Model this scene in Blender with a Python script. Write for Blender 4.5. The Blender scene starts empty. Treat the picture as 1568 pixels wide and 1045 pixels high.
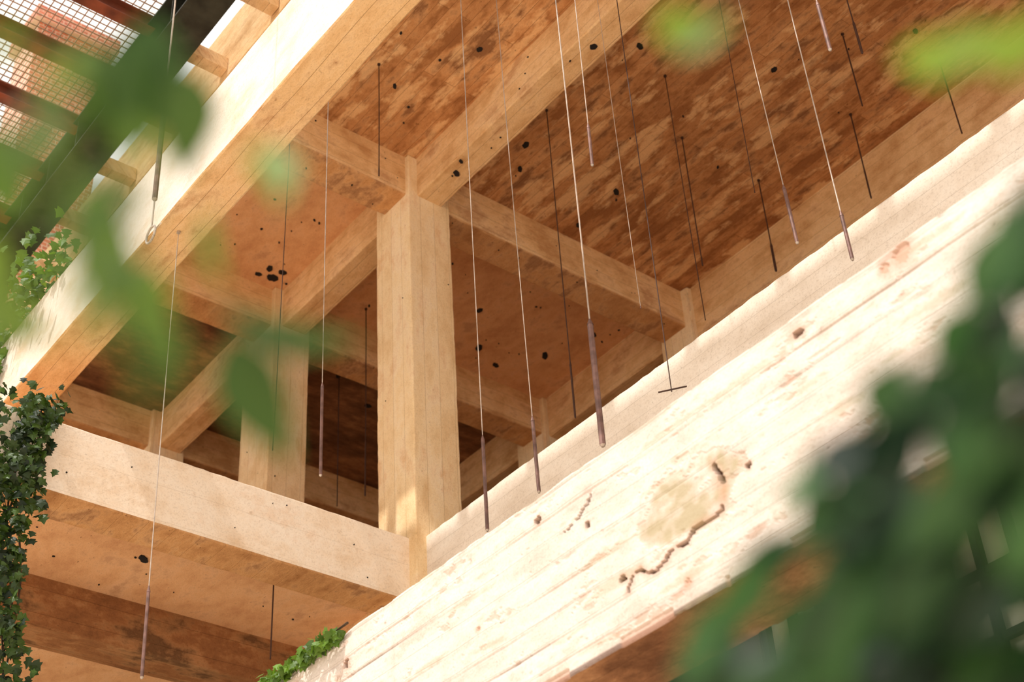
import bpy, math, random
from mathutils import Vector, Matrix, noise
random.seed(7)
scene=bpy.context.scene
COL=scene.collection
# ------------------------------------------------------------------ materials
def srgb(r,g,b):
    f=lambda c:(c/255/12.92) if c/255<=.04045 else ((c/255+.055)/1.055)**2.4
    return (f(r),f(g),f(b),1)
def newmat(n):
    m=bpy.data.materials.new(n);m.use_nodes=True
    nt=m.node_tree;b=nt.nodes['Principled BSDF'];return m,nt,b
def ramp(nt,stops,src):
    r=nt.nodes.new('ShaderNodeValToRGB')
    while len(r.color_ramp.elements)<len(stops): r.color_ramp.elements.new(.5)
    for e,(p,c) in zip(r.color_ramp.elements,stops): e.position=p;e.color=c
    nt.links.new(src,r.inputs[0]);return r.outputs[0]
def math_(nt,op,a,b=None,clamp=False):
    n=nt.nodes.new('ShaderNodeMath');n.operation=op;n.use_clamp=clamp
    for i,v in enumerate((a,b)):
        if v is None: continue
        if isinstance(v,(int,float)): n.inputs[i].default_value=v
        else: nt.links.new(v,n.inputs[i])
    return n.outputs[0]
def mix(nt,fac,a,b,mode='MIX'):
    n=nt.nodes.new('ShaderNodeMix');n.data_type='RGBA';n.blend_type=mode
    for s,v in ((n.inputs[0],fac),(n.inputs[6],a),(n.inputs[7],b)):
        if isinstance(v,(int,float,tuple)): s.default_value=v
        else: nt.links.new(v,s)
    return n.outputs[2]
def concrete(name,cols,axis,bw=.13,blen=1.6,board=.2,bump=.35,spots=.5,stain=False,dirt=None,dirtamt=0,seam=.5,su=.8,sv=1.3,lo=.38,hi=.62,dirtlo=.5,bloom=None,rough=.62,mort=.003):
    m,nt,b=newmat(name)
    tc=nt.nodes.new('ShaderNodeTexCoord');sp=nt.nodes.new('ShaderNodeSeparateXYZ');nt.links.new(tc.outputs['Object'],sp.inputs[0])
    o=[sp.outputs[i] for i in range(3)];u=o[axis];rest=[o[i] for i in range(3) if i!=axis]
    v=math_(nt,'ADD',rest[0],rest[1])
    cb=nt.nodes.new('ShaderNodeCombineXYZ');nt.links.new(u,cb.inputs[0]);nt.links.new(v,cb.inputs[1])
    br=nt.nodes.new('ShaderNodeTexBrick');nt.links.new(cb.outputs[0],br.inputs['Vector'])
    br.inputs['Scale'].default_value=1;br.inputs['Brick Width'].default_value=blen;br.inputs['Row Height'].default_value=bw
    br.inputs['Mortar Size'].default_value=mort;br.inputs['Mortar Smooth'].default_value=.6
    br.inputs['Color1'].default_value=(0,0,0,1);br.inputs['Color2'].default_value=(1,1,1,1);br.inputs['Mortar'].default_value=(.4,.4,.4,1);br.offset=.37
    def nz(scale,det,rough,ku,kv,seed):
        c=nt.nodes.new('ShaderNodeCombineXYZ')
        nt.links.new(math_(nt,'MULTIPLY',u,ku),c.inputs[0]);nt.links.new(math_(nt,'MULTIPLY',v,kv),c.inputs[1]);nt.links.new(math_(nt,'ADD',rest[0],seed),c.inputs[2])
        n=nt.nodes.new('ShaderNodeTexNoise');n.inputs['Scale'].default_value=scale;n.inputs['Detail'].default_value=det;n.inputs['Roughness'].default_value=rough;nt.links.new(c.outputs[0],n.inputs['Vector']);return n.outputs[0]
    n1=nz(4,10,rough,su,sv,0)
    n2=nz(1.6,9,.64,.9,1.0,11)
    n3=nz(20,5,.6,1,1,5)
    n4=nz(75,3,.6,1,1,9)
    bv=nt.nodes.new('ShaderNodeRGBToBW');nt.links.new(br.outputs['Color'],bv.inputs[0])
    s=math_(nt,'ADD',math_(nt,'MULTIPLY',n1,.42),math_(nt,'MULTIPLY',n2,.48))
    s=math_(nt,'ADD',s,math_(nt,'MULTIPLY',n3,.10))
    s=math_(nt,'ADD',s,math_(nt,'MULTIPLY',math_(nt,'SUBTRACT',bv.outputs[0],.5),board*.42))
    c=ramp(nt,[(lo,cols[0]),(.5,cols[1]),(hi,cols[2])],s)
    if dirt:
        df=ramp(nt,[(dirtlo,(0,0,0,1)),(dirtlo+.08,(1,1,1,1))],math_(nt,'ADD',math_(nt,'MULTIPLY',n1,.55),math_(nt,'ADD',math_(nt,'MULTIPLY',n2,.33),math_(nt,'MULTIPLY',n3,.12))))
        c=mix(nt,math_(nt,'MULTIPLY',df,dirtamt),c,dirt)
    if bloom:
        n5=nz(2.6,6,.55,su,sv,23)
        bf=ramp(nt,[(.53,(0,0,0,1)),(.60,(1,1,1,1))],math_(nt,'ADD',math_(nt,'MULTIPLY',n5,.88),math_(nt,'MULTIPLY',n3,.12)))
        c=mix(nt,math_(nt,'MULTIPLY',bf,.65),c,bloom)
    pit=ramp(nt,[(.67,(0,0,0,1)),(.72,(1,1,1,1))],n3)
    c=mix(nt,math_(nt,'MULTIPLY',pit,spots),c,(cols[0][0]*.4,cols[0][1]*.35,cols[0][2]*.33,1))
    fine=ramp(nt,[(.25,(.76,.73,.70,1)),(.5,(1,1,1,1))],n4)
    c=mix(nt,.8,c,fine,'MULTIPLY')
    sm=math_(nt,'MULTIPLY',br.outputs['Fac'],math_(nt,'MULTIPLY',n2,seam*1.3),True)
    c=mix(nt,sm,c,(cols[0][0]*.42,cols[0][1]*.36,cols[0][2]*.32,1))
    if stain:
        at=nt.nodes.new('ShaderNodeAttribute');at.attribute_name='stain'
        ss=nt.nodes.new('ShaderNodeSeparateColor');nt.links.new(at.outputs['Color'],ss.inputs[0])
        c=mix(nt,ss.outputs[0],c,srgb(84,44,28));c=mix(nt,ss.outputs[1],c,srgb(172,158,126));c=mix(nt,ss.outputs[2],c,srgb(192,140,112))
    nt.links.new(c,b.inputs['Base Color']);b.inputs['Roughness'].default_value=.95;b.inputs['Specular IOR Level'].default_value=.1
    h=math_(nt,'ADD',math_(nt,'MULTIPLY',n1,.4),math_(nt,'MULTIPLY',n3,.6))
    h=math_(nt,'SUBTRACT',h,math_(nt,'MULTIPLY',br.outputs['Fac'],seam))
    h=math_(nt,'ADD',h,math_(nt,'MULTIPLY',n4,.2))
    h=math_(nt,'ADD',h,math_(nt,'MULTIPLY',bv.outputs[0],board*.5))
    bp=nt.nodes.new('ShaderNodeBump');bp.inputs['Strength'].default_value=bump;bp.inputs['Distance'].default_value=.02
    nt.links.new(h,bp.inputs['Height']);nt.links.new(bp.outputs[0],b.inputs['Normal'])
    return m
def plain(name,c,rough=.6,metal=0,var=.25,scale=8):
    m,nt,b=newmat(name)
    tc=nt.nodes.new('ShaderNodeTexCoord');n=nt.nodes.new('ShaderNodeTexNoise');n.inputs['Scale'].default_value=scale;n.inputs['Detail'].default_value=6
    nt.links.new(tc.outputs['Object'],n.inputs['Vector'])
    d=tuple(x*(1-var) for x in c[:3])+(1,);l=tuple(min(1,x*(1+var)) for x in c[:3])+(1,)
    nt.links.new(ramp(nt,[(.35,d),(.65,l)],n.outputs[0]),b.inputs['Base Color'])
    b.inputs['Roughness'].default_value=rough;b.inputs['Metallic'].default_value=metal
    return m
def leafmat(name,dark,light,trans=.45):
    m,nt,b=newmat(name)
    at=nt.nodes.new('ShaderNodeAttribute');at.attribute_name='tone'
    bw=nt.nodes.new('ShaderNodeRGBToBW');nt.links.new(at.outputs['Color'],bw.inputs[0])
    c=ramp(nt,[(0,dark),(1,light)],bw.outputs[0]);nt.links.new(c,b.inputs['Base Color']);b.inputs['Roughness'].default_value=.5
    t=nt.nodes.new('ShaderNodeBsdfTranslucent');nt.links.new(c,t.inputs[0])
    ms=nt.nodes.new('ShaderNodeMixShader');ms.inputs[0].default_value=trans
    out=nt.nodes['Material Output'];nt.links.new(b.outputs[0],ms.inputs[1]);nt.links.new(t.outputs[0],ms.inputs[2]);nt.links.new(ms.outputs[0],out.inputs[0])
    return m
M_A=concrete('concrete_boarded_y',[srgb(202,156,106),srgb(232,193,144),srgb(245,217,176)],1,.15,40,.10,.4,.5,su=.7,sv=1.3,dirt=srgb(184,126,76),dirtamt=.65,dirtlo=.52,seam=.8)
M_B=concrete('concrete_boarded_x',[srgb(200,152,102),srgb(232,191,140),srgb(245,215,172)],0,.15,40,.10,.4,.5,su=.7,sv=1.3,dirt=srgb(180,120,70),dirtamt=.65,dirtlo=.52,seam=.8)
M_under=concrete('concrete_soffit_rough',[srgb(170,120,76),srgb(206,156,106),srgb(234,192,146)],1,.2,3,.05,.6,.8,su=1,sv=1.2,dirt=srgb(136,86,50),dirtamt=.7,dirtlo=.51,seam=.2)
M_C=concrete('concrete_column',[srgb(224,188,140),srgb(242,214,170),srgb(250,231,200)],2,.155,40,.16,.4,.4,su=.5,sv=1.2,dirt=srgb(218,164,102),dirtamt=.6,dirtlo=.52,seam=.6)
M_ceil=concrete('ceiling_board_marked',[srgb(156,106,66),srgb(196,142,94),srgb(226,176,126)],1,.115,1.9,.14,.5,.8,dirt=srgb(118,74,46),dirtamt=.8,dirtlo=.51,seam=.7,su=.8,sv=1.9,lo=.42,hi=.58,bloom=srgb(240,198,148),rough=.54)
M_smooth=concrete('ceiling_smooth_render',[srgb(202,150,108),srgb(222,173,128),srgb(234,192,152)],1,.6,40,.04,.25,.8,dirt=srgb(166,112,74),dirtamt=.5,dirtlo=.53,seam=.05,su=1,sv=1)
M_dark=concrete('ceiling_shaded_dark',[srgb(90,62,44),srgb(126,88,62),srgb(168,122,84)],0,.16,20,.05,.4,.6,su=.7,sv=1.2)  # gloom of the rear bays put into the ceiling colour
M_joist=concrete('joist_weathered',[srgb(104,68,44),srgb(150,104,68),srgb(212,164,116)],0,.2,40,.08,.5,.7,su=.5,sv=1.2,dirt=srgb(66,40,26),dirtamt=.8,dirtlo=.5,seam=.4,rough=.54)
M_white=concrete('concrete_pale_wall',[srgb(204,187,175),srgb(225,212,202),srgb(236,226,218)],1,.124,20,.10,.4,.5,stain=True,dirt=srgb(194,170,152),dirtamt=.6,dirtlo=.52,seam=.35,su=.6,sv=1.3)  # pale base colour of the wall beam, stain marks mixed in
M_fg=concrete('concrete_pale_beam',[srgb(218,196,172),srgb(234,222,208),srgb(243,234,226)],1,.3,40,.06,.3,.2,seam=.1,dirt=srgb(208,174,138),dirtamt=.4,dirtlo=.54,su=.5,sv=1)  # pale base colour for the sides of the foreground beam
M_par=concrete('concrete_pale_x',[srgb(234,206,174),srgb(248,229,206),srgb(252,240,224)],0,.28,40,.05,.25,.25,seam=.3,dirt=srgb(230,184,134),dirtamt=.4,dirtlo=.54,su=.7,sv=1)
M_pary=concrete('concrete_pale_y',[srgb(222,206,188),srgb(238,225,210),srgb(247,238,226)],1,.14,40,.08,.3,.3,seam=.4,su=.6,sv=1.2)
M_beamunder=concrete('concrete_soffit_shaded',[srgb(110,76,54),srgb(150,108,78),srgb(190,146,108)],1,.2,3,.05,.5,.6,su=1,sv=1)  # wall beam underside, its shade put into the brown colour
M_black=plain('hole_shadow',srgb(22,14,10),.95)
M_rod=plain('weathered_copper_rod',srgb(118,88,80),.55,.3,.3,20)
M_wire=plain('steel_wire',srgb(186,170,156),.45,.4,.2,20)
M_dwire=plain('dark_wire',srgb(72,46,34),.6,.3,.2,20)
M_rust=plain('rusted_steel',srgb(122,62,40),.8,.2,.35,6)
M_steel=plain('painted_dark_steel',srgb(52,54,46),.5,.4,.4,6)
M_mesh=plain('mesh_wire',srgb(164,130,106),.6,.2,.1)
M_ground=plain('courtyard_stone',srgb(222,202,178),.9,0,.12,1.5)
M_wall=plain('dark_wall',srgb(54,44,34),.85,0,.4,3)
M_glass=plain('window_glass',srgb(214,214,190),.15,.3,.15,1)  # pale tone stands in for sky reflected in the panes
M_frame=plain('window_frame',srgb(40,44,36),.6)
M_ivy=leafmat('ivy_leaf',srgb(20,40,14),srgb(118,160,44),.3)
M_leafd=leafmat('tree_leaf_dark',srgb(14,42,26),srgb(72,118,58),.35)
M_leafl=leafmat('tree_leaf_light',srgb(42,80,28),srgb(150,180,64),.45)
M_bark=plain('bark',srgb(70,52,34),.9,0,.3,20)
m,nt,b=newmat('brick_masonry');M_brick=m
tb=nt.nodes.new('ShaderNodeTexBrick');tb.inputs['Scale'].default_value=4;tb.inputs['Color1'].default_value=srgb(178,84,52);tb.inputs['Color2'].default_value=srgb(205,112,74);tb.inputs['Mortar'].default_value=srgb(220,196,170)
tc=nt.nodes.new('ShaderNodeTexCoord');mp=nt.nodes.new('ShaderNodeMapping');mp.inputs['Rotation'].default_value=(math.pi/2,0,0)
nt.links.new(tc.outputs['Object'],mp.inputs[0]);nt.links.new(mp.outputs[0],tb.inputs['Vector']);nt.links.new(tb.outputs[0],b.inputs['Base Color'])
# ------------------------------------------------------------------ mesh helpers
def mk(name,verts,faces,mats,midx=None,smooth=False,parent=None):
    me=bpy.data.meshes.new(name);me.from_pydata(verts,[],faces);me.update()
    for mm in mats: me.materials.append(mm)
    if midx: me.polygons.foreach_set('material_index',midx)
    if smooth: me.polygons.foreach_set('use_smooth',[True]*len(me.polygons))
    ob=bpy.data.objects.new(name,me);COL.objects.link(ob)
    if parent: ob.parent=parent
    return ob
def div(a,b,r):
    n=max(1,int(round((b-a)/r)));return [a+(b-a)*i/n for i in range(n+1)]
def bdiv(a,b,r,e=.012):
    if b-a<4*e: return div(a,b,r)
    return [a]+div(a+e,b-e,r)+[b]
def lattice(xs,ys,zs,amp=.006,erode=.012,fn=None,off=0,freq=1.3):
    nx,ny,nz=len(xs)-1,len(ys)-1,len(zs)-1
    idx={};V=[];F=[]
    def vid(i,j,k):
        if (i,j,k) in idx: return idx[(i,j,k)]
        p=Vector((xs[i],ys[j],zs[k]))
        s=[(-1 if i==0 else 1 if i==nx else 0),(-1 if j==0 else 1 if j==ny else 0),(-1 if k==0 else 1 if k==nz else 0)]
        on=sum(1 for t in s if t)
        d=Vector((0,0,0))
        nn=noise.noise(p*freq)
        for ax in range(3):
            if s[ax]: 
                d[ax]+=s[ax]*nn*amp
                if on>1: 
                    e=noise.noise(p*9)+.35*noise.noise(p*31)
                    d[ax]-=s[ax]*erode*(.35+max(0,e-.1)*2.2)
        if fn: d+=fn(p,s,on)
        idx[(i,j,k)]=len(V)+off;V.append(tuple(p+d));return idx[(i,j,k)]
    for j in range(ny):
        for k in range(nz):
            F.append((vid(0,j,k),vid(0,j,k+1),vid(0,j+1,k+1),vid(0,j+1,k)))
            F.append((vid(nx,j,k),vid(nx,j+1,k),vid(nx,j+1,k+1),vid(nx,j,k+1)))
    for i in range(nx):
        for k in range(nz):
            F.append((vid(i,0,k),vid(i+1,0,k),vid(i+1,0,k+1),vid(i,0,k+1)))
            F.append((vid(i,ny,k),vid(i,ny,k+1),vid(i+1,ny,k+1),vid(i+1,ny,k)))
    for i in range(nx):
        for j in range(ny):
            F.append((vid(i,j,0),vid(i,j+1,0),vid(i+1,j+1,0),vid(i+1,j,0)))
            F.append((vid(i,j,nz),vid(i+1,j,nz),vid(i+1,j+1,nz),vid(i,j+1,nz)))
    return V,F
def beam(name,x0,x1,y0,y1,z0,z1,mat,res=.07,amp=.004,erode=.008,parent=None,under=None,holes=()):
    V,F=lattice(bdiv(x0,x1,res),bdiv(y0,y1,res),bdiv(z0,z1,res),amp,erode)
    mats=[mat,under or mat,M_black]
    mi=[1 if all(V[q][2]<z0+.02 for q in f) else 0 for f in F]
    n0=len(F)
    for c,n,r in holes: blob(V,F,c,n,r,.006,random.uniform(1,1.4))
    mi+=[2]*(len(F)-n0)
    return mk(name,V,F,mats,mi,parent=parent)
def empty(name):
    e=bpy.data.objects.new(name,None);COL.objects.link(e);return e
RH=random.Random(21)
def blob(V,F,c,n,r,depth,sq=1.0):
    n=Vector(n);t=n.orthogonal().normalized();bq=n.cross(t);base=len(V);N=12
    ph=RH.random()*6;r*=.62
    for k in range(N):
        a=2*math.pi*k/N;rr=r*(1+.2*math.sin(a*2+ph)+.1*math.sin(a*5+ph*2))
        p=Vector(c)+t*math.cos(a)*rr*sq+bq*math.sin(a)*rr
        V.append(tuple(p+n*depth));V.append(tuple(p-n*.02))
    F.append([base+2*k for k in range(N)])
    for k in range(N):
        q=(k+1)%N;F.append((base+2*k,base+2*k+1,base+2*q+1,base+2*q))
# ------------------------------------------------------------------ structure
ZT,ZB=10.28,9.80
def column(x0,x1,y0,y1,z0,z1):
    e=empty('concrete_column')
    hs=[((x0,RH.uniform(y0+.05,y1-.05),RH.uniform(z0,z1)),(-1,0,0),RH.uniform(.005,.009)) for _ in range(4)]+[((RH.uniform(x0+.05,x1-.05),y0,RH.uniform(z0,z1)),(0,-1,0),RH.uniform(.005,.010)) for _ in range(5)]
    beam('shaft',x0,x1,y0,y1,z0,z1,M_C,res=.06,parent=e,holes=hs)
    return e
column(6.20,6.67,8.55,9.08,4.9,ZT)
column(6.20,6.63,10.94,11.50,5.9,ZT)
column(9.78,10.2,8.50,8.98,5.9,ZT)
column(9.78,10.2,10.94,11.45,5.9,ZT)
column(9.78,10.2,13.6,14.1,5.9,ZT)
column(6.20,6.63,13.6,14.1,5.9,ZT)
ceil=empty('ceiling')
def slab(name,x0,x1,y0,y1,z,mat,holes,r=.12):
    V,F=lattice(div(x0,x1,r),div(y0,y1,r),[z,z+.3],.006,0)
    n0=len(F)
    for hx,hy,hr in holes: blob(V,F,(hx,hy,z),(0,0,-1),hr,.008,RH.uniform(1,1.6))
    return mk(name,V,F,[mat,M_black],[0]*n0+[1]*(len(F)-n0),parent=ceil)
tiny=lambda n,x0,x1,y0,y1:[(RH.uniform(x0,x1),RH.uniform(y0,y1),RH.choice((.008,.010,.013,.018))) for _ in range(n)]
slab('slab_front',4.46,16,-4,8.75,ZT,M_ceil,[(6.78,8.15,.045),(7.04,7.81,.05),(5.96,7.11,.04),(8.18,7.81,.05),(8.19,8.40,.045),(7.10,6.26,.045),(8.29,5.76,.04),(9.0,4.7,.04),(5.6,7.9,.03),(5.1,6.9,.05),(7.2,8.1,.04)]+tiny(34,4.6,9.7,3,8.5),.14)
slab('slab_middle',4.46,16,8.75,11.1,ZT,M_smooth,[(8.2,10.06,.055),(8.6,10.6,.06),(8.95,10.75,.05),(7.5,9.6,.02),(9.3,10.3,.06),(9.5,9.7,.05),(6.1,10.83,.08),(6.0,10.72,.05),(6.14,10.7,.06),(5.95,10.86,.05)]+tiny(44,4.8,9.7,9.05,10.9),.14)
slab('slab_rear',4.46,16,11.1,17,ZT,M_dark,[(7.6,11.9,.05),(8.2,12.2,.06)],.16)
bh=[((6.30,RH.uniform(3,8.5),RH.uniform(ZB+.05,ZT-.05)),(-1,0,0),RH.uniform(.008,.014)) for _ in range(6)]+[((RH.uniform(6.34,6.54),RH.uniform(3,8.5),ZB),(0,0,-1),RH.uniform(.01,.018)) for _ in range(5)]+[((6.42,8.1,ZB),(0,0,-1),.05),((6.45,6.2,ZB),(0,0,-1),.045),((6.36,7.95,ZB),(0,0,-1),.03)]
beam('ceiling_beam',6.30,6.58,-3,8.60,ZB,ZT+.1,M_A,holes=bh)
beam('ceiling_beam',6.30,6.58,9.04,10.98,ZB,ZT+.1,M_A)
beam('ceiling_beam',6.30,6.58,11.46,16,ZB,ZT+.1,M_A,res=.1)
beam('ceiling_beam',9.84,10.15,-3,8.55,9.55,ZT+.1,M_A,res=.08)
beam('ceiling_beam',9.84,10.15,8.94,16,ZB-.05,ZT+.1,M_A,res=.1)
beam('ceiling_edge_beam',4.22,4.46,-3,16,10.05,ZT+.5,M_A,res=.09)
for (xa,xb) in ((4.42,6.24),(6.63,9.84)):
    hh=[((RH.uniform(xa,xb),8.60,RH.uniform(ZB+.04,ZT-.04)),(0,-1,0),RH.uniform(.006,.012)) for _ in range(5)]+[((RH.uniform(xa,xb),RH.uniform(8.65,8.9),ZB),(0,0,-1),RH.uniform(.008,.014)) for _ in range(5)]
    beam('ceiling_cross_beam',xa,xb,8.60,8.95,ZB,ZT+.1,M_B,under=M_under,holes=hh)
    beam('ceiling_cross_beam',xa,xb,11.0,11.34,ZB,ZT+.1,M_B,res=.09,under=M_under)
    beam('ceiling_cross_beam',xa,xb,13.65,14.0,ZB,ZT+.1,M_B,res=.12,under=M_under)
beam('ceiling_cross_beam',10.1,15,8.57,8.93,ZB,ZT+.1,M_B,res=.12)
hh=[((RH.uniform(3,6.1),8.645,RH.uniform(5.65,6.1)),(0,-1,0),RH.uniform(.005,.009)) for _ in range(7)]
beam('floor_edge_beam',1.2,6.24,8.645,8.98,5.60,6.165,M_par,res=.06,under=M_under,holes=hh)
beam('floor_edge_beam',6.30,6.60,-3,8.58,5.60,6.17,M_pary,res=.06)
flr=empty('floor')
V,F=lattice(div(1.2,16,.25),div(8.9,16,.2),[5.80,6.0],.006,0);n0=len(F)
blob(V,F,(4.35,9.45,5.80),(0,0,-1),.055,.01,1.4)
for hx,hy,hr in tiny(16,3,6,9.0,10.1): blob(V,F,(hx,hy,5.80),(0,0,-1),hr*.8,.008)
mk('slab_left_bay',V,F,[M_smooth,M_black],[0]*n0+[1]*(len(F)-n0),parent=flr)
V,F=lattice(div(6.55,16,.3),div(-3,8.95,.3),[5.80,6.0],.006,0);mk('slab_right_bay',V,F,[M_smooth],parent=flr)
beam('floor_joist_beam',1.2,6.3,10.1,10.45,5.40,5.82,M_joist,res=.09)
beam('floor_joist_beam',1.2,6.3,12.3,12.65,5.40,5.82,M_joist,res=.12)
beam('floor_joist_beam',6.25,6.55,9.04,16,5.45,5.82,M_B,res=.09)
# sunlit wall-beam with board marks, spalls and cracks
crack=[(3.66,3.46),(3.62,3.33),(3.654,3.231),(3.74,3.215),(3.80,3.23),(3.877,3.187),(3.97,3.185),(4.047,3.142),(4.12,3.15),(4.16,3.20),(4.21,3.19),(4.245,3.12)]
crack2=[(4.62,3.60),(4.52,3.62),(4.45,3.66),(4.42,3.70)]
holes=[(3.10,3.793,.024,.05),(4.795,3.757,.018,.05),(4.461,3.562,.013,.03),(3.477,3.352,.015,.03),(6.46,3.69,.026,.04),(2.53,3.825,.042,.008),(2.62,3.81,.025,.008),(3.9,3.0,.02,.008),(5.3,3.40,.015,.008),(2.2,3.5,.02,.008),(4.27,3.2,.018,.03)]
def segd(p,pts):
    best=9
    for a,b in zip(pts,pts[1:]):
        a=Vector(a);b=Vector(b);t=max(0,min(1,(p-a).dot(b-a)/(b-a).length_squared));best=min(best,(p-a-(b-a)*t).length)
    return best
origs=[]
def wf(p,s,on):
    if s[0]!=-1:
        origs.append([0,0,0]);return Vector((0,0,0))
    y,z=p.y,p.z;d=0;st=[0,0,0]
    w=z+.006*noise.noise(Vector((y*1.2,7,0)))
    row=w/.124;fr=abs(row-round(row))*.124
    strength=.35+1.0*noise.noise(Vector((y*.9,round(row)*3.3,2)))
    if fr<.007 and strength>0: d+=.006*(1-fr/.007)*strength;st[0]=max(st[0],.6*max(0,strength-.1)*(1-fr/.007))
    d+=.004*noise.noise(Vector((y*.15,math.floor(row)*5.1,0)))
    d+=.003*noise.noise(Vector((y*3,z*14,3)))
    n=noise.noise(Vector((y*3,z*12,1)))+.6*noise.noise(Vector((y*13,z*29,4)))+.3*noise.noise(Vector((y*40,z*60,6)))
    if n>.52: d+=.003;st[2]=max(st[2],min(.42,(n-.52)*2))
    rr=noise.noise(Vector((y*2.2,z*18,12)))+.3*noise.noise(Vector((y*20,z*50,12)))
    if rr>.32: st[1]=max(st[1],min(.4,(rr-.32)*2))
    q=Vector((y,z))
    qn=q+Vector((noise.noise(Vector((y*18,z*18,0)))+.5*noise.noise(Vector((y*50,z*50,0))),noise.noise(Vector((y*18,z*18,9)))+.5*noise.noise(Vector((y*50,z*50,9)))))*.016
    dc=segd(qn,crack)
    wd=.007+.014*noise.noise(Vector((y*9,z*9,3)))
    if dc<wd: d+=.03;st[0]=max(st[0],.95)
    elif dc<.045: st[2]=max(st[2],.5*(1-dc/.045))
    e=((y-3.84)/.30)**2+((z-3.36)/.18)**2+1.1*noise.noise(Vector((y*6,z*9,5)))+.4*noise.noise(Vector((y*25,z*25,5)))
    if e<1: d+=.004;st[1]=max(st[1],.85*min(1,(1-e)*1.2))
    if segd(qn,crack2)<.005: d+=.010;st[0]=max(st[0],.6)
    for hy,hz,hr,hd in holes:
        r=(qn-Vector((hy,hz))).length
        if r<hr: 
            d+=hd
            if hd>.02: st[0]=max(st[0],1)
            else: st[2]=max(st[2],.65)
        elif r<hr*2.4: st[2]=max(st[2],.45*(2.4-r/hr)/1.4)
    lo=(z-2.89)
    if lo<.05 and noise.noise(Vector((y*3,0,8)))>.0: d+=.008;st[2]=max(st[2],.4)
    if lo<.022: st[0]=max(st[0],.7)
    origs.append(st)
    return Vector((d,0,0))
xs=[4.2,4.3,4.4,4.5,4.62];ys=div(-1.0,1.2,.1)[:-1]+div(1.2,7.6,.011)+div(7.6,10.6,.05)[1:];zs=div(2.89,3.88,.010)
V,F=lattice(xs,ys,zs,.006,.008,wf,freq=3)
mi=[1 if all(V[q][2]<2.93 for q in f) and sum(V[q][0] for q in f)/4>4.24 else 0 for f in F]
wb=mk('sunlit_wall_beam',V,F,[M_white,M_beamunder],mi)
at=wb.data.color_attributes.new('stain','FLOAT_COLOR','POINT')
flat=[]
for st in origs: flat+=[max(0,st[0]),max(0,st[1]),max(0,st[2]),1]
at.data.foreach_set('color',flat)
beam('foreground_beam',3.24,3.56,-1,13.5,7.0,7.72,M_fg,res=.06,amp=.008,erode=.012,under=M_A)  # orange underside: shade below the beam is put into its colour
# ------------------------------------------------------------------ skylight
sk=empty('mesh_skylight')
def bx(V,F,MI,x0,x1,y0,y1,z0,z1,mi=0):
    b=len(V);V+=[(x,y,z) for x in (x0,x1) for y in (y0,y1) for z in (z0,z1)]
    F+=[(b,b+1,b+3,b+2),(b+4,b+6,b+7,b+5),(b,b+4,b+5,b+1),(b+2,b+3,b+7,b+6),(b,b+2,b+6,b+4),(b+1,b+5,b+7,b+3)];MI+=[mi]*6
V,F,MI=[],[],[]
y=6.0
while y<16: bx(V,F,MI,1.95,3.6,y,y+.008,10.52,10.528);y+=.07
x=1.95
while x<3.6: bx(V,F,MI,x,x+.008,6,16,10.528,10.536);x+=.07
mk('wire_mesh',V,F,[M_mesh],MI,parent=sk)
V,F,MI=[],[],[]
for y in (7.1,7.85,8.6,9.33,10.05,10.8,11.55,12.3,13.05,13.8,14.55):
    bx(V,F,MI,1.9,3.58,y,y+.12,10.36,10.37);bx(V,F,MI,1.9,3.58,y+.055,y+.065,10.37,10.5);bx(V,F,MI,1.9,3.58,y,y+.12,10.5,10.51)
bx(V,F,MI,1.9,1.95,6,16,10.4,10.52)
mk('purlins',V,F,[M_rust],MI,parent=sk)
V,F,MI=[],[],[]
bx(V,F,MI,3.52,3.84,2,16,10.0,10.02);bx(V,F,MI,3.67,3.69,2,16,10.02,10.4);bx(V,F,MI,3.52,3.84,2,16,10.4,10.42)
y=2.2
while y<16:
    bx(V,F,MI,3.54,3.82,y,y+.012,10.02,10.4);y+=.6
mk('girder',V,F,[M_steel],MI,parent=sk)
V,F,MI=[],[],[]
y=2.5
while y<16: bx(V,F,MI,3.84,4.215,y,y+.12,10.12,10.26);y+=.85
mk('short_joists',V,F,[M_A],MI,parent=sk)
V,F,MI=[],[],[]
bx(V,F,MI,4.5,5.6,14.9,15.7,10.58,17);bx(V,F,MI,4.42,5.68,14.82,15.78,17,17.25)
mk('brick_chimney',V,F,[M_brick],MI)  # chimney added on the roof as the reddish mass beyond the mesh
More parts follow.
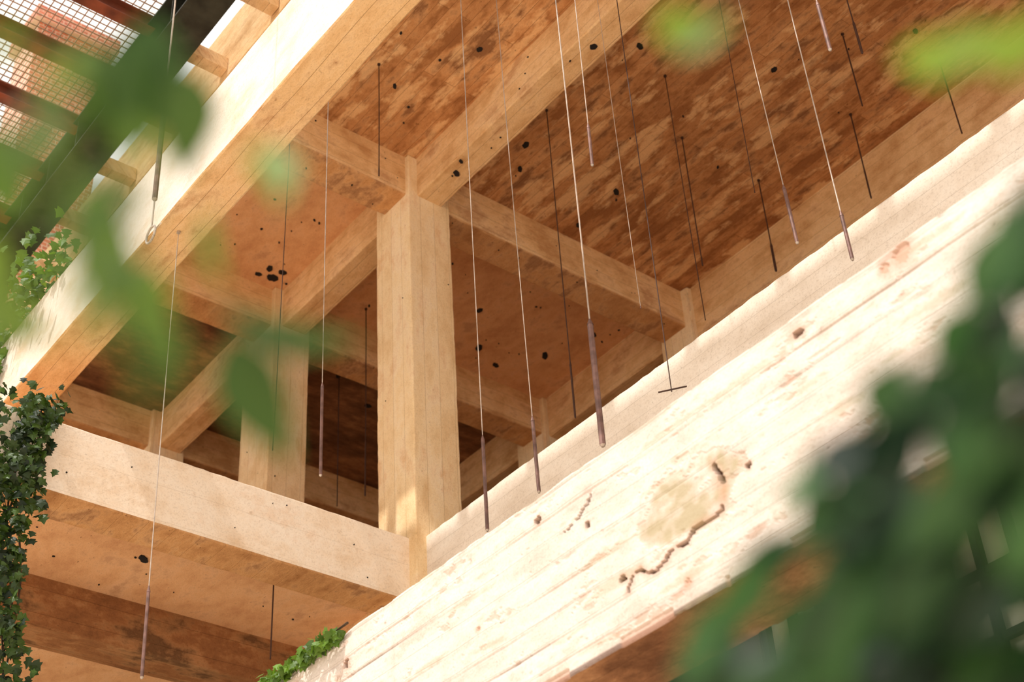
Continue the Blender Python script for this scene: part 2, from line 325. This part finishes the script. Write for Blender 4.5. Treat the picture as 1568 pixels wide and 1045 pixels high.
# ------------------------------------------------------------------ rods
def tube(V,F,MI,p0,p1,r0,r1,mi,n=8):
    p0=Vector(p0);p1=Vector(p1);ax=(p1-p0).normalized();t=ax.orthogonal().normalized();bb=ax.cross(t);b=len(V)
    for p,r in ((p0,r0),(p1,r1)):
        for k in range(n):
            a=2*math.pi*k/n;V.append(tuple(p+(t*math.cos(a)+bb*math.sin(a))*r))
    for k in range(n):
        q=(k+1)%n;F.append((b+k,b+q,b+n+q,b+n+k));MI.append(mi)
    F.append(tuple(b+k for k in range(n))[::-1]);MI.append(mi);F.append(tuple(b+n+k for k in range(n)));MI.append(mi)
RR=random.Random(4)
def rod(x,y,zb,rl,zt,rr=.013,wr=.004,dark=False,extra=None):
    V,F,MI=[],[],[]
    rr*=.70;wr*=.85
    sx,sy=RR.uniform(-.05,.05)*(zt-zb)/4,RR.uniform(-.05,.05)*(zt-zb)/4
    def P(z):
        t=(z-zb)/(zt-zb);return (x+sx*t+.03*math.sin(t*math.pi)*sx*4,y+sy*t,z)
    tube(V,F,MI,P(zb),P(zb+rl),rr,rr,1 if not dark else 0)
    if rl>.1: tube(V,F,MI,P(zb+rl),P(zb+rl+.04),rr*1.15,wr,1 if not dark else 0); tube(V,F,MI,P(zb-.012),P(zb),rr*.5,rr,0)
    N=8
    for i in range(N): tube(V,F,MI,P(zb+rl+(zt-zb-rl)*i/N),P(zb+rl+(zt-zb-rl)*(i+1)/N),wr,wr,0,6)
    if zt<10.3:
        tx,ty,_=P(zt);tube(V,F,MI,(tx,ty,zt-.015),(tx,ty,zt+.01),.014,.014,0)
    if extra=='hook':
        tube(V,F,MI,(x-.06,y+.05,zb),(x+.07,y-.06,zb+.03),.005,.005,0);
    if extra=='ring':
        N=14
        pts=[Vector((x,y+.05*math.sin(2*math.pi*k/N),zb-.25+.05*math.cos(2*math.pi*k/N))) for k in range(N+1)]
        for a,b2 in zip(pts,pts[1:]): tube(V,F,MI,a,b2,.006,.006,0,6)
        tube(V,F,MI,(x,y,zb-.2),(x,y,zb),.005,.005,0)
    mk('hanging_rod',V,F,[M_dwire if dark else M_wire,M_rod],MI,smooth=False)
C=ZT
rod(4.50,7.24,5.41,.69,C,.016)
rod(4.93,6.09,4.57,.62,C,.016)
rod(5.37,6.11,4.99,.52,C,.017)
rod(4.70,4.82,4.375,.80,C,.024,.006)
rod(4.69,4.64,6.23,.30,C,.014)
rod(5.50,5.02,5.15,.02,C,.006,.0045,True,'hook')
rod(7.55,6.42,7.49,.02,C,.006,.005,True)
rod(5.78,4.13,5.80,.42,C,.016)
rod(5.73,3.76,5.39,.32,C,.016,.005)
rod(9.22,6.89,9.12,.3,C,.018,.008,True)
rod(4.93,3.06,5.94,.34,C,.015)
rod(6.97,4.08,8.14,.3,C,.014,.006,True)
rod(9.29,5.75,9.22,.3,C,.012,.008,True)
rod(8.48,5.10,9.36,.1,C,.01,.008,True)
rod(9.47,4.82,9.37,.1,C,.01,.008,True)
rod(8.2,6.9,8.7,.1,C,.01,.007,True)
rod(5.32,7.75,8.90,.1,C,.009,.006,True)
rod(6.91,7.36,6.85,.5,C,.012,.006,True)
rod(4.63,8.10,6.12,.02,C,.006,.004,True)
rod(7.16,10.7,7.94,.6,C,.012,.007,True)
rod(7.48,11.7,8.43,.02,C,.008,.007,True)
rod(5.26,9.1,5.07,.02,5.8,.009,.007,True)
rod(5.9,5.55,6.3,.02,C,.006,.003,False)
rod(6.9,5.2,7.6,.02,C,.006,.004,True)
rod(3.42,7.30,3.76,.52,7.0,.015,.004)
rod(2.49,5.71,5.62,.76,10.34,.022,.006,False,'ring')
V,F,MI=[],[],[];bx(V,F,MI,2.45,2.53,5.5,7.2,10.34,10.40);mk('skylight_bracket',V,F,[M_steel],MI,parent=sk)
# ------------------------------------------------------------------ lower wall with windows
V,F,MI=[],[],[]
def wallseg(y0,y1,z0,z1): bx(V,F,MI,8.0,8.25,y0,y1,z0,z1)
wins=[(3.0,4.1),(4.35,5.45),(5.7,6.8)]
wallseg(-3,16,-1.6,3.7);wallseg(-3,16,5.15,5.80)
last=-3
for a,b2 in wins: wallseg(last,a,3.7,5.15);last=b2
wallseg(last,16,3.7,5.15)
mk('wall_lower',V,F,[M_wall],MI)
for i,(a,b2) in enumerate(wins):
    w=empty('window_%d'%(i+1));V,F,MI=[],[],[];bx(V,F,MI,8.1,8.12,a,b2,3.7,5.15);mk('glass',V,F,[M_glass],MI,parent=w)
    V,F,MI=[],[],[]
    for k in range(5):
        yy=a+(b2-a-.05)*k/4;bx(V,F,MI,8.03,8.1,yy,yy+.05,3.7,5.15)
    for k in range(4):
        zz=3.7+(1.4)*k/3;bx(V,F,MI,8.04,8.09,a,b2,zz,zz+.05)
    mk('muntins',V,F,[M_frame],MI,parent=w)
V,F,MI=[],[],[];bx(V,F,MI,1.2,16,16.5,16.8,-1.6,10.6);mk('added_wall_back',V,F,[M_wall],MI)  # unseen wall added behind the rear bays to darken them
V,F,MI=[],[],[];bx(V,F,MI,15.7,16,-3,16.5,-1.6,10.6);mk('added_wall_right',V,F,[M_wall],MI)  # unseen side wall, added to keep light out of the interior
for nm,px,py,zt in (('column_lower_near',4.25,-.9,2.88),('column_lower_far',4.25,10.1,2.88),('column_upper_near',3.25,-.9,6.99),('column_upper_far',3.25,13.0,6.99)):
    beam(nm,px,px+.3,py,py+.4,-1.6,zt,M_C,res=.25)
V,F,MI=[],[],[];bx(V,F,MI,-40,40,-40,40,-1.8,-1.6);mk('ground',V,F,[M_ground],MI)
# ------------------------------------------------------------------ foliage
random.seed(11)
def leafgeo(V,F,T,c,d,n,L,W,tone,kind='ovate'):
    d=Vector(d).normalized();n=Vector(n);n=(n-d*n.dot(d)).normalized();s=d.cross(n);b=len(V);c=Vector(c)
    if kind=='ovate':
        N=8;prof=[0,.55,.86,1,.97,.82,.58,.3,0]
        for i in range(N+1):
            t=i/N;ctr=c+d*L*t-n*L*.18*t*t;w=W*.5*prof[i]
            V.append(tuple(ctr-s*w+n*w*.3));V.append(tuple(ctr));V.append(tuple(ctr+s*w+n*w*.3));T+= [tone*.9,tone*1.1,tone*.9]
        for i in range(N):
            q=b+3*i;F.append((q,q+1,q+4,q+3));F.append((q+1,q+2,q+5,q+4))
    else:
        pts=[(0,0),(.12,-.42),(.35,-.30),(.48,-.5),(.66,-.2),(1,0),(.66,.2),(.48,.5),(.35,.30),(.12,.42)]
        V.append(tuple(c+d*L*.4+n*L*.06));T.append(tone*1.1)
        for u,v in pts: V.append(tuple(c+d*L*u+s*W*v));T.append(tone)
        for i in range(len(pts)): F.append((b,b+1+i,b+1+(i+1)%len(pts)))
def leafobj(name,V,F,T,mat,parent=None):
    ob=mk(name,V,F,[mat],parent=parent)
    a=ob.data.color_attributes.new('tone','FLOAT_COLOR','POINT');fl=[]
    for t in T: t=max(0,min(1,t));fl+=[t,t,t,1]
    a.data.foreach_set('color',fl);return ob
def rv(s=1): return Vector((random.gauss(0,s),random.gauss(0,s),random.gauss(0,s)))
def ivy(name,cfun,count,L,tone,stems):
    e=empty(name);V,F,T=[],[],[]
    for i in range(count):
        c,nn=cfun(i/count)
        leafgeo(V,F,T,c,Vector((0,0,-1))+rv(.55),Vector(nn)+rv(.5),L*random.uniform(.6,1.3),L*random.uniform(.7,1.2),random.uniform(*tone),'ivy')
    leafobj('leaves',V,F,T,M_ivy,e)
    V,F,MI=[],[],[]
    for st in stems:
        for a,b2 in zip(st,st[1:]): tube(V,F,MI,a,b2,.008,.006,0,5)
    mk('stems',V,F,[M_bark],MI,parent=e)
def f1(t):
    z=6.25-2.3*t;w=.15+.05*math.sin(z*5)
    x=3.00+.10*math.sin(z*2.2)+(.06 if z<5 else 0)
    if random.random()<.3: x=random.uniform(2.7,3.15);z=random.uniform(4.9,6.25);w=.12
    return (x+random.uniform(-w,w),8.50+random.uniform(-.08,.07),z+random.uniform(-.05,.05)),(-.4,-1,-.2)
ivy('hanging_ivy',f1,1150,.07,(.0,.3),[[(3.05+.08*math.sin(z*3+k),8.55+.02*k,z) for z in [6.2-.15*i for i in range(15)]] for k in range(3)])
def f2(t):
    y=random.uniform(8.9,11);x=3.22+random.gauss(0,.13);z=7.76+abs(random.gauss(0,.22))
    if random.random()<.3: x=3.18;z=random.uniform(7.2,7.8);y=random.uniform(9.9,11)
    return (x,y,z),(-.6,-.7,-.1)
ivy('beam_top_ivy',f2,650,.095,(.2,.8),[[(3.3,9+.2*i,7.75+.05*math.sin(i)) for i in range(11)]])
def f3(t):
    y=random.uniform(6.45,7.5);return (4.15+random.gauss(0,.025),y,3.86+random.uniform(-.02,.05)*(1 if y>6.6 else .5)),(-.8,-.5,-.1)
ivy('parapet_ivy',f3,240,.06,(.25,.9),[[(4.17,6.4+.15*i,3.9) for i in range(9)]])
FW=Vector((.5187,.6050,.6040))
def limb(V,F,MI,pts,r0,r1):
    n=len(pts)-1
    for i,(a,b2) in enumerate(zip(pts,pts[1:])): tube(V,F,MI,a,b2,r0+(r1-r0)*i/n,r0+(r1-r0)*(i+1)/n,0,7)
tr=empty('broadleaf_tree')
V,F,T=[],[],[]
t1=Vector((.628,.298,.560));t2=Vector((.562,.540,.366));t3=Vector((.772,.422,.314))
for i in range(270):
    a,b2=random.random(),random.random()
    if a+b2>1:a,b2=1-a,1-b2
    p=t3+(t1-t3)*a+(t2-t3)*b2+rv(.006)+FW*random.uniform(-.12,.02)
    leafgeo(V,F,T,p,(t1-t2)*random.choice((1,-1,.6))+rv(.06),-FW+rv(.6),random.uniform(.035,.065),random.uniform(.015,.028),random.uniform(.0,1)**1.5)
leafobj('leaves_lower',V,F,T,M_leafd,tr)
V,F,T=[],[],[]
for c,L,W in (((.420,.350,.585),.035,.022),((.412,.352,.598),.028,.02),((.475,.262,.534),.05,.022),((.488,.250,.532),.045,.022),((.50,.238,.528),.045,.022),((.51,.225,.54),.045,.025)):
    leafgeo(V,F,T,c,Vector((.5,-.6,.1))+rv(.2),-FW+rv(.3),L,W,random.uniform(.5,.9))
leafobj('leaves_upper',V,F,T,M_leafl,tr)
V,F,MI=[],[],[]
limb(V,F,MI,[(1.5,-.6,-1.6),(1.45,-.5,-.6),(1.35,-.35,0),(1.25,-.2,.5),(1.2,-.25,1.3)],.09,.04)
limb(V,F,MI,[(1.35,-.35,0),(1.0,.2,.18),(.80,.40,.29),(.70,.45,.34)],.03,.003)
limb(V,F,MI,[(1.25,-.2,.5),(.9,.0,.7),(.62,.12,.60),(.51,.225,.54)],.015,.0015)
limb(V,F,MI,[(.9,.0,.7),(.6,.18,.72),(.47,.30,.66),(.43,.34,.60)],.008,.0012)
mk('trunk_and_branches',V,F,[M_bark],MI,parent=tr)
tr2=empty('sapling_tree')
V,F,T=[],[],[]
LL=[((.312,.620,.555),.10,.05,.0),((.321,.616,.530),.08,.04,.1),((.282,.516,.575),.055,.026,.5),((.227,.551,.673),.08,.04,.05),((.215,.560,.650),.075,.04,.1),((.250,.545,.640),.065,.034,.15),((.205,.580,.665),.075,.038,.15),((.190,.640,.560),.06,.035,.5),((.245,.620,.590),.06,.03,.5),((.262,.600,.545),.05,.025,.4),((.175,.625,.620),.06,.035,.2),((.185,.640,.520),.055,.03,.4),((.275,.560,.560),.045,.024,.5)]
for k in range(28):
    f_=random.random();p=Vector((.185,.60,.665)).lerp(Vector((.268,.625,.545)),f_)*random.uniform(.55,.85)+rv(.010)
    LL.append((tuple(p),random.uniform(.02,.038),random.uniform(.009,.016),random.uniform(.0,.6)))
for c,L,W,tn in LL:
    leafgeo(V,F,T,c,Vector((.1,.2,-.9))+rv(.3),-FW+rv(.4),L,W,tn)
leafobj('leaves',V,F,T,M_leafl,tr2)
V,F,MI=[],[],[]
limb(V,F,MI,[(-.7,1.2,-1.6),(-.65,1.15,-.5),(-.6,1.1,.4),(-.5,1.0,1.0)],.05,.02)
limb(V,F,MI,[(-.6,1.1,.4),(-.2,.85,.62),(.05,.68,.66),(.2,.58,.66)],.012,.0015)
mk('trunk_and_branches',V,F,[M_bark],MI,parent=tr2)
# ------------------------------------------------------------------ light
s=bpy.data.lights.new('sun','SUN');s.energy=3.7;s.angle=math.radians(.8);s.color=(1,.96,.90)
so=bpy.data.objects.new('sun',s);COL.objects.link(so)
el=math.radians(60);az=math.radians(190)
dirto=Vector((math.cos(az)*math.cos(el),math.sin(az)*math.cos(el),math.sin(el)))
so.rotation_euler=dirto.to_track_quat('Z','Y').to_euler()
w=bpy.data.worlds.new('world');scene.world=w;w.use_nodes=True
bg=w.node_tree.nodes['Background'];bg.inputs[0].default_value=(1,.96,.90,1);bg.inputs[1].default_value=1.32
scene.view_settings.view_transform='Standard';scene.view_settings.exposure=0
# ------------------------------------------------------------------ camera
cd=bpy.data.cameras.new('camera');cam=bpy.data.objects.new('camera',cd);COL.objects.link(cam)
az,pi_,ro=math.radians(49.39),math.radians(37.16),math.radians(-4.06)
fw=Vector((math.cos(az)*math.cos(pi_),math.sin(az)*math.cos(pi_),math.sin(pi_)))
r0=Vector((math.sin(az),-math.cos(az),0));u0=r0.cross(fw)
r=r0*math.cos(ro)+u0*math.sin(ro);u=-r0*math.sin(ro)+u0*math.cos(ro)
M=Matrix((r,u,-fw)).transposed().to_4x4();cam.matrix_world=M
cd.sensor_width=36;cd.lens=36*2363/1568;cd.clip_start=.05
cd.dof.use_dof=True;cd.dof.focus_distance=10;cd.dof.aperture_fstop=2.2
scene.camera=cam
